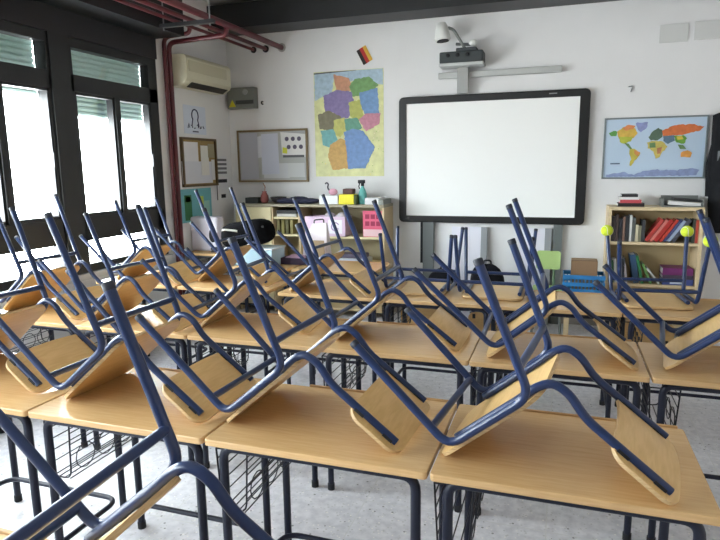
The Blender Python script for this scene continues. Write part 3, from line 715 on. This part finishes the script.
# inside the unit
bn = thing('pink_storage_bin', 'pale pink open storage bin with a white round-logo sheet on its front', 'bin', (-2.27, 5.71, .831))
b = MB(); pk = cm(222, 196, 220, .55)
for x0, x1, y0, y1 in ((-.22, .22, -.11, -.10), (-.22, .22, .09, .10), (-.22, -.21, -.10, .09), (.21, .22, -.10, .09)): b.box(x0, x1, y0, y1, 0, .20, pk)
b.box(-.22, .22, -.11, .10, 0, .008, pk); b.build('bin', bn)
MB().box(.04, .19, -.1125, -.1105, .03, .17, cm(238, 234, 240, .6)).build('logo_sheet', bn)
MB().tube([(.115 + .042 * math.cos(R(a)), -.1135, .10 + .042 * math.sin(R(a))) for a in range(30, 331, 25)] + [(.118, -.1135, .085)], .006, cm(176, 150, 190, .6), 6).build('logo_mark', bn)
for k in range(2): tag(MB().blob((0, 0, 0), (.055, .05, .045), cm(214, 206, 214, .8), 12, 8, .1, None, k).build('soft_toy', None, 0, (-2.25 + k * .13, 5.70, .89 + .145 - .01)), ('pale soft toy at the left in the pink bin', 'pale soft toy at the right in the pink bin')[k], 'toy')
ps = thing('pink_sheet', 'bright pink printed sheet standing at the right inside the shelf', 'poster', (-1.775, 5.66, .831))
MB().box(-.105, .105, -.003, .003, 0, .26, cm(214, 92, 122, .6)).build('sheet', ps)
for k in range(2):
    for j in range(3): MB().box(-.08 + j * .058, -.035 + j * .058, -.0045, -.003, .11 + k * .07, .155 + k * .07, cm(150, 40, 76, .6)).build('printed_picture', ps)
MB().box(-.10, .10, -.0045, -.003, .005, .075, cm(224, 190, 196, .6)).build('pale_band', ps)
for k, (z, h, col, lab) in enumerate(((1.021, .03, (208, 206, 200), 'pale paper stack on the upper inner shelf beside the cream door'), (1.052, .035, (44, 44, 46), 'black folder on the pale paper stack beside the cream door'))):
    boxthing('folder', lab, 'folder', -2.83, -2.60, 5.64, 5.86, z, z + h, col)
for k in range(4): boxthing('folder', 'upright olive folder on the middle inner shelf, %s' % ('leftmost of four', 'second from left of four', 'third from left of four', 'rightmost of four')[k], 'folder', -2.83 + k * .05, -2.795 + k * .05, 5.64, 5.86, .841, .99, ((110, 104, 60), (136, 128, 70), (96, 92, 56), (150, 140, 86))[k], 0, 'olive folders on the inner shelf')
tr = thing('white_tray', 'white open tray of dark papers on the lower shelf of the low unit', 'tray', (-1.99, 5.70, .551))
MB().box(-.16, .16, -.09, .12, 0, .055, cm(206, 212, 222, .5)).build('tray', tr, .006); MB().box(-.14, .13, -.07, .10, .055, .10, cm(96, 88, 104, .8)).build('papers', tr, .01)

# ------------------------------------------------------------------ things on the back-left desks
cr = thing('storage_crate', 'pale blue plastic crate under the black bag', 'crate', (-2.43, 4.47, H + .001))
b = MB(); pc = cm(170, 198, 212, .5)
for x0, x1, y0, y1 in ((-.19, .19, -.12, -.11), (-.19, .19, .11, .12), (-.19, -.18, -.11, .11), (.18, .19, -.11, .11)): b.box(x0, x1, y0, y1, 0, .14, pc)
b.box(-.19, .19, -.12, .12, 0, .008, pc); b.build('shell', cr)
MB().box(-.20, .20, -.13, .13, .14, .152, cm(206, 218, 222, .5)).build('lid', cr, .004)
bk = thing('black_bag', 'black sports bag lying on the pale blue crate', 'bag', (-2.47, 4.46, H + .153))
m = MB(); m.blob((-.03, 0, .115), (.235, .115, .11), cm(16, 16, 18, 1.0, 0, .05, .3, 25), 24, 14, .05, TX(0, 0, 0, 0, -9), 3, .62); m.build('body', bk)
MB().tube(fillet([(-.22, -.02, .10), (-.26, -.06, .13), (-.22, -.1, .15), (-.08, -.11, .14)], .04), .010, cm(150, 150, 140, .6), 8).build('strap', bk)
MB().tube([(-.15, -.085, .165), (0, -.10, .175), (.15, -.085, .18)], .008, cm(60, 60, 62, .5), 8).build('zip', bk)
tr = thing('purple_tray', 'dark purple tray in front of the white paper bag', 'tray', (-2.13, 4.60, H + .001))
b = MB(); pp = cm(50, 34, 62, .5)
b.box(-.11, .11, -.09, .09, 0, .008, pp)
for x0, x1, y0, y1 in ((-.11, .11, -.09, -.082), (-.11, .11, .082, .09), (-.11, -.102, -.082, .082), (.102, .11, -.082, .082)): b.box(x0, x1, y0, y1, .008, .055, pp)
b.build('shell', tr); MB().blob((0, 0, .045), (.095, .07, .03), cm(206, 170, 196, .8), 12, 8, .12, None, 5).build('contents', tr)
pb = thing('paper_bag', 'white and brown paper bag standing behind the purple tray', 'bag', (-2.00, 4.74, H + .001))
m = MB(); m.add([(-.12, -.06, 0), (.12, -.06, 0), (.12, .06, 0), (-.12, .06, 0), (-.10, -.035, .22), (.11, -.035, .22), (.11, .035, .22), (-.10, .035, .22), (-.03, -.012, .33), (.10, -.012, .34), (.10, .012, .34), (-.03, .012, .33)],
    [(0, 3, 2, 1), (0, 1, 5, 4), (1, 2, 6, 5), (2, 3, 7, 6), (3, 0, 4, 7), (4, 5, 9, 8), (5, 6, 10, 9), (6, 7, 11, 10), (7, 4, 8, 11), (8, 9, 10, 11)], cm(226, 218, 224, .8, 0, .2, .05, 12)); m.build('bag', pb, .006)
MB().box(.0, .10, -.0625, -.058, .04, .20, cm(168, 148, 122, .8), TX(0, 0, 0, 6)).build('brown_print', pb)
MB().tube(fillet([(-.02, 0, .325), (-.02, 0, .36), (.07, 0, .37), (.07, 0, .335)], .02), .006, M_RUB, 8).build('handle', pb)
eq = thing('white_equipment_box', 'white upright equipment case with a dark oval opening on the corner desk', 'box', (-3.345, 5.12, H + .001))
MB().box(-.155, .155, -.06, .07, 0, .34, cm(222, 218, 230, .5)).build('casing', eq, .02)
MB().lathe([(.05, 0), (.05, .006), (.036, .007)], M_RUB, 20, Matrix.Translation((.10, -.061, .16)) @ Matrix.Rotation(R(90), 4, 'X') @ Matrix.Diagonal((.8, 1.4, 1, 1))).build('oval_opening', eq)
st = thing('black_stapler', 'black desk stapler in front of the white equipment case', 'stapler', (-3.14, 5.02, H + .001), R(15))
MB().box(-.09, .09, -.025, .025, 0, .018, M_RUB).build('base', st, .004); MB().box(-.09, .08, -.022, .022, .02, .05, cm(60, 62, 66, .4), TX(0, 0, .008, 0, -6)).build('arm', st, .008)
MB().box(.075, .09, -.022, .022, .015, .04, M_STEEL).build('hinge', st)
for k in range(3): boxthing('paper_pile', ('white paper sheets lowest on the corner desk', 'white paper sheets in the middle of the corner desk pile', 'white paper sheets topmost on the corner desk pile')[k], 'paper', -3.03, -2.83, 5.00, 5.22, H + .001 + k * .013, H + .013 + k * .013, (214, 218, 226), (4, -6, 3)[k], 'papers on the corner desk')
cu = thing('glass_jar', 'clear greyish jar on the corner desk papers', 'jar', (-2.95, 5.14, H + .041))
MB().lathe([(.04, 0), (.045, .01), (.045, .09), (.036, .105), (.036, .12)], cm(150, 160, 164, .15), 18).build('body', cu); MB().lathe([(.04, .12), (.04, .14), (.036, .142)], cm(90, 94, 98, .4), 18).build('lid', cu)

# ------------------------------------------------------------------ bookcase at right
BX0, BX1, BY, BZ = .40, 1.145, 5.62, 1.155
bc = thing('bookcase', 'pale wooden bookcase below the world map', 'bookcase', ((BX0 + BX1) / 2, (BY + YW) / 2, 0))
cx, cy = bc.location.x, bc.location.y
SB(BX0, BX0 + .028, BY, YW, 0, BZ - .03).build('side_panel', bc); SB(BX1 - .028, BX1, BY, YW, 0, BZ - .03).build('side_panel', bc)
SB(BX0, BX1, BY - .004, YW, BZ - .03, BZ).build('top_board', bc, .002)
SB(BX0 + .028, BX1 - .028, YW - .01, YW, 0, BZ - .03, cm(196, 176, 134, .7)).build('back_panel', bc)
for z in (.85, .48, .12): SB(BX0 + .028, BX1 - .028, BY + .006, YW - .01, z - .024, z, M_SHELFW).build('shelf_board', bc)
def book(x, z, w, h, dpt, col, lab, tilt=0, y=BY + .03, page=True, flat=False):
    t = thing('book', lab, 'book', (x, y, z), 0, 'books in the pale bookcase')
    Tm = Matrix.Rotation(R(tilt), 4, 'Y')
    if flat: Tm = Matrix.Identity(4)
    c = cm(*col, .45); m = MB()
    if flat:
        m.box(0, w, 0, dpt, 0, .004, c); m.box(0, w, 0, dpt, h - .004, h, c); m.box(0, w, 0, .004, .004, h - .004, c); m.build('cover', t)
        MB().box(.004, w - .004, .005, dpt - .004, .004, h - .004, M_PAPER).build('pages', t)
    else:
        m.box(0, .003, 0, dpt, 0, h, c, Tm); m.box(w - .003, w, 0, dpt, 0, h, c, Tm); m.box(.003, w - .003, 0, .004, 0, h, c, Tm); m.build('cover', t)
        MB().box(.003, w - .003, .005, dpt - .004, .004, h - .006, M_PAPER, Tm).build('pages', t)
    return t
up = [(.435, .03, .22, (52, 44, 46), 'dark book at the far left of the upper bookcase shelf'), (.468, .022, .235, (70, 56, 52), 'brown book second from left on the upper bookcase shelf'),
      (.493, .028, .20, (40, 40, 46), 'black book third from left on the upper bookcase shelf'), (.524, .020, .215, (122, 96, 84), 'tan book fourth from left on the upper bookcase shelf'),
      (.547, .030, .225, (44, 46, 50), 'charcoal book fifth from left on the upper bookcase shelf'), (.58, .018, .23, (206, 208, 206), 'white book left of the grey ones on the upper bookcase shelf'),
      (.60, .026, .21, (88, 92, 90), 'grey book beside the white book on the upper bookcase shelf'), (.629, .022, .15, (196, 188, 160), 'short cream book on the upper bookcase shelf'),
      (.653, .022, .14, (120, 118, 96), 'short olive book on the upper bookcase shelf'), (.677, .028, .19, (56, 58, 62), 'dark grey book before the leaning red books')]
for x, w_, h_, col, lab in up: book(x, .851, w_, h_, .16, col, lab)
ln_ = [((168, 58, 52), 'red book leaning lowest, first of the leaning row'), ((204, 120, 110), 'pale red book second in the leaning row'), ((176, 44, 38), 'deep red book third in the leaning row'), ((186, 60, 44), 'orange-red book fourth in the leaning row'),
       ((58, 66, 110), 'navy book fifth in the leaning row'), ((150, 164, 190), 'pale blue book sixth in the leaning row'), ((72, 74, 84), 'slate book seventh in the leaning row')]
x = .703
for k, (col, lab) in enumerate(ln_):
    w_ = (.03, .024, .034, .022, .022, .024, .03)[k]; tl = 33
    book(x, .852 + w_ * math.sin(R(tl)), w_, .225 - .004 * (k % 3), .16, col, lab, tl); x += w_ / math.cos(R(tl)) + .004
book(1.072, .851, .020, .20, .16, (60, 70, 60), 'dark green book upright at the right end of the upper bookcase shelf'); book(1.094, .851, .020, .195, .16, (178, 70, 52), 'brick-red book upright at the right end of the upper bookcase shelf')
lo = [(.45, .025, .20, (60, 110, 74), 0, 'green book at the far left of the lower bookcase shelf'), (.486, .022, .21, (214, 214, 210), -6, 'white book leaning left on the lower bookcase shelf'), (.53, .03, .22, (46, 48, 54), 0, 'black binder on the lower bookcase shelf'),
      (.575, .016, .17, (206, 196, 200), -8, 'pinkish book leaning left on the lower bookcase shelf'), (.64, .045, .255, (44, 74, 104), -10, 'blue binder leaning left on the lower bookcase shelf'), (.70, .022, .25, (40, 112, 66), -13, 'green binder leaning beside the blue binder'),
      (.772, .018, .19, (104, 150, 84), -24, 'light green folder leaning steeply on the lower bookcase shelf'), (.838, .016, .17, (200, 204, 198), -38, 'white folder leaning steepest on the lower bookcase shelf')]
for x, w_, h_, col, tl, lab in lo: book(x, .481, w_, h_, .17, col, lab, tl)
book(.868, .481, .24, .05, .2, (60, 76, 140), 'blue flat box file lowest in the stack on the lower bookcase shelf', flat=True)
book(.866, .532, .24, .035, .2, (64, 54, 70), 'dark flat folder in the middle of the stack on the lower shelf', flat=True)
book(.866, .568, .235, .06, .2, (112, 40, 100), 'purple flat folder topmost in the stack on the lower shelf', flat=True)
o = MB().box(.06, .17, -.0015, 0, .01, .04, cm(196, 206, 226, .6)).build('pale_spine_label', None)
for q in COL.objects:
    if q.get('label', '').startswith('blue flat box file'): o.parent = q
Z = BZ + .001
book(.475, Z, .21, .03, .15, (40, 34, 36), 'black book lowest in the stack on the bookcase top', flat=True); book(.49, Z + .031, .17, .028, .14, (196, 76, 84), 'red and white book in the middle of the stack on the bookcase top', flat=True)
book(.48, Z + .06, .16, .022, .14, (226, 224, 222), 'white book on the stack on the bookcase top', flat=True); book(.50, Z + .083, .13, .024, .13, (46, 44, 46), 'small dark book topmost on the bookcase top stack', flat=True)
ft_ = thing('file_tray', 'grey open file tray with black and white papers on the bookcase top', 'tray', (.965, 5.74, Z))
b = MB(); gt = cm(116, 120, 118, .5)
b.box(-.14, .17, -.10, .10, 0, .012, gt); b.box(-.14, -.13, -.10, .10, .012, .07, gt); b.box(.16, .17, -.10, .10, .012, .05, gt); b.box(-.13, .16, .09, .10, .012, .09, gt); b.build('tray', ft_)
MB().box(-.10, .15, -.09, .07, .013, .045, cm(214, 214, 212, .7), TX(0, 0, .002, 0, 4)).build('papers', ft_); MB().box(-.06, .16, -.095, .05, .055, .07, cm(40, 40, 42, .6), TX(0, 0, .002, 0, 5)).build('black_folder', ft_)
# dark coat hanging at the right edge
ck = thing('hanging_coat', 'black coat hanging on the back wall at the right picture edge', 'coat', (1.385, YW, .92))
m = MB(); fab = cm(30, 31, 34, .9, 0, .2, .2, 18)
vs = []; fs = []; nu = 18
for j, (z, hw_, dp) in enumerate(((1.06, .05, .05), (1.0, .19, .09), (.80, .20, .12), (.5, .20, .13), (.25, .19, .12), (.03, .16, .10), (0, .12, .06))):
    for i in range(nu):
        a = 2 * math.pi * i / nu; k = 1 + .10 * math.sin(5 * a + j * .7)
        vs.append((hw_ * k * math.cos(a), -dp + dp * .92 * k * math.sin(a) * .9, z))
for j in range(6):
    for i in range(nu): fs.append((j * nu + i, (j + 1) * nu + i, (j + 1) * nu + (i + 1) % nu, j * nu + (i + 1) % nu))
m.add(vs, fs, fab, True); m.add(vs[:nu], [tuple(range(nu))], fab); m.build('body', ck)
MB().tube([(-.13, -.1, .85), (-.17, -.11, .6), (-.165, -.10, .32)], [.05, .055, .045], fab, 10).build('sleeve', ck)
MB().tube(fillet([(0, 0, 1.02), (0, -.06, 1.02), (0, -.07, 1.05)], .01), .008, M_STEEL, 8).build('hook', ck)
MB().box(-.16, -.06, -.20, -.195, .62, .70, cm(120, 124, 128, .6), TX(0, .0, 0)).build('pale_patch', ck)

# ------------------------------------------------------------------ under the board
for x0, x1, lab in ((-1.02, -.70, 'flat white panel leaning below the whiteboard left half'), (-.36, -.10, 'flat white panel leaning below the whiteboard right half')):
    t = thing('leaning_panel', lab, 'panel', ((x0 + x1) / 2, YW - .11, 0)); w_ = (x1 - x0) / 2
    MB().box(-w_, w_, 0, .02, 0, .93, cm(226, 226, 236, .6), TX(0, 0, 0, -4)).build('board', t); MB().box(w_ - .03, w_ + .03, -.004, .022, 0, .93, cm(146, 150, 154, .5), TX(0, 0, 0, -4)).build('edge_strip', t)
for k, (x, y, sx, lab) in enumerate(((-.62, 5.5, 1.0, 'black backpack on the floor below the whiteboard, right one of the pair'), (-1.02, 5.5, .9, 'black backpack on the floor below the whiteboard, left one of the pair'))):
    t = thing('backpack', lab, 'bag', (x, y, 0), R(10 - 25 * k), 'backpacks below the whiteboard')
    MB().blob((0, 0, .31 * sx), (.16, .12, .31 * sx), cm(22, 22, 28, .9, 0, .2), 20, 14, .03, None, k + 21, .6).build('body', t)
    MB().blob((0, -.09, .22), (.12, .07, .16), cm(34, 34, 42, .8), 14, 9, .04, None, k + 31).build('front_pocket', t)
    MB().tube(fillet([(-.04, .0, .60 * sx), (-.03, 0, .66 * sx), (.03, 0, .66 * sx), (.04, 0, .60 * sx)], .02), .009, M_RUB, 8).build('handle', t)
gc = thing('green_chair', 'pale green plastic chair standing on the floor right of the whiteboard uprights', 'chair', (-.08, 5.45, 0))
MB().sheet(lambda a, b: (Vector((a, -.15 - .02 * (a / .1) ** 2 * .3, .715 + b)), Vector((0, -1, 0))), .20, .16, .025, .014, cm(168, 196, 124, .5), cm(168, 196, 124, .5)).build('backrest', gc)
MB().sheet(lambda a, b: (Vector((a, .03 + b, .42)), Vector((0, 0, 1))), .26, .34, .04, .014, cm(168, 196, 124, .5), cm(168, 196, 124, .5)).build('seat', gc)
for x in (-.05, .05): MB().tube(fillet([(x, -.14, .63), (x, -.14, .40), (x * 2.4, .0, .40)], .05), .012, cm(96, 124, 96, .5)).build('back_post', gc)
for x in (-.11, .11):
    for y in (-.11, .17): MB().tube([(x, y, .41), (x * 1.1, y * 1.1, 0)], .012, cm(120, 126, 122, .4)).build('leg', gc)
bn = thing('low_bench', 'low wooden bench under the blue basket', 'bench', (.24, 5.43, 0))
MB().box(-.18, .18, -.14, .14, .40, .43, M_SHELFW).build('seat_board', bn, .003)
for x in (-.15, .15):
    for y in (-.11, .11): MB().box(x - .02, x + .02, y - .02, y + .02, 0, .40, M_SHELFW).build('leg', bn)
bb = thing('blue_basket', 'bright blue slatted plastic basket under the brown box', 'basket', (.215, 5.43, .431))
b = MB(); bl = cm(42, 122, 182, .45)
b.box(-.165, .165, -.12, .12, 0, .008, bl)
for z in (.008, .065, .125): 
    for x0, x1, y0, y1 in ((-.17, .17, -.125, -.117), (-.17, .17, .117, .125), (-.17, -.162, -.117, .117), (.162, .17, -.117, .117)): b.box(x0, x1, y0, y1, z, z + (.03 if z < .1 else .035), bl)
for k in range(12):
    x = -.16 + k * .029
    for y in (-.123, .119): b.box(x - .005, x + .005, y, y + .004, .01, .14, bl)
b.build('shell', bb)
cb = thing('cardboard_box', 'brown cardboard box sitting in the blue basket', 'box', (.215, 5.43, .44))
MB().box(-.105, .105, -.09, .09, 0, .27, cm(140, 112, 84, .85)).build('carton', cb, .003); MB().box(-.105, .105, -.012, .012, .27, .2715, cm(170, 146, 112, .5)).build('tape', cb)
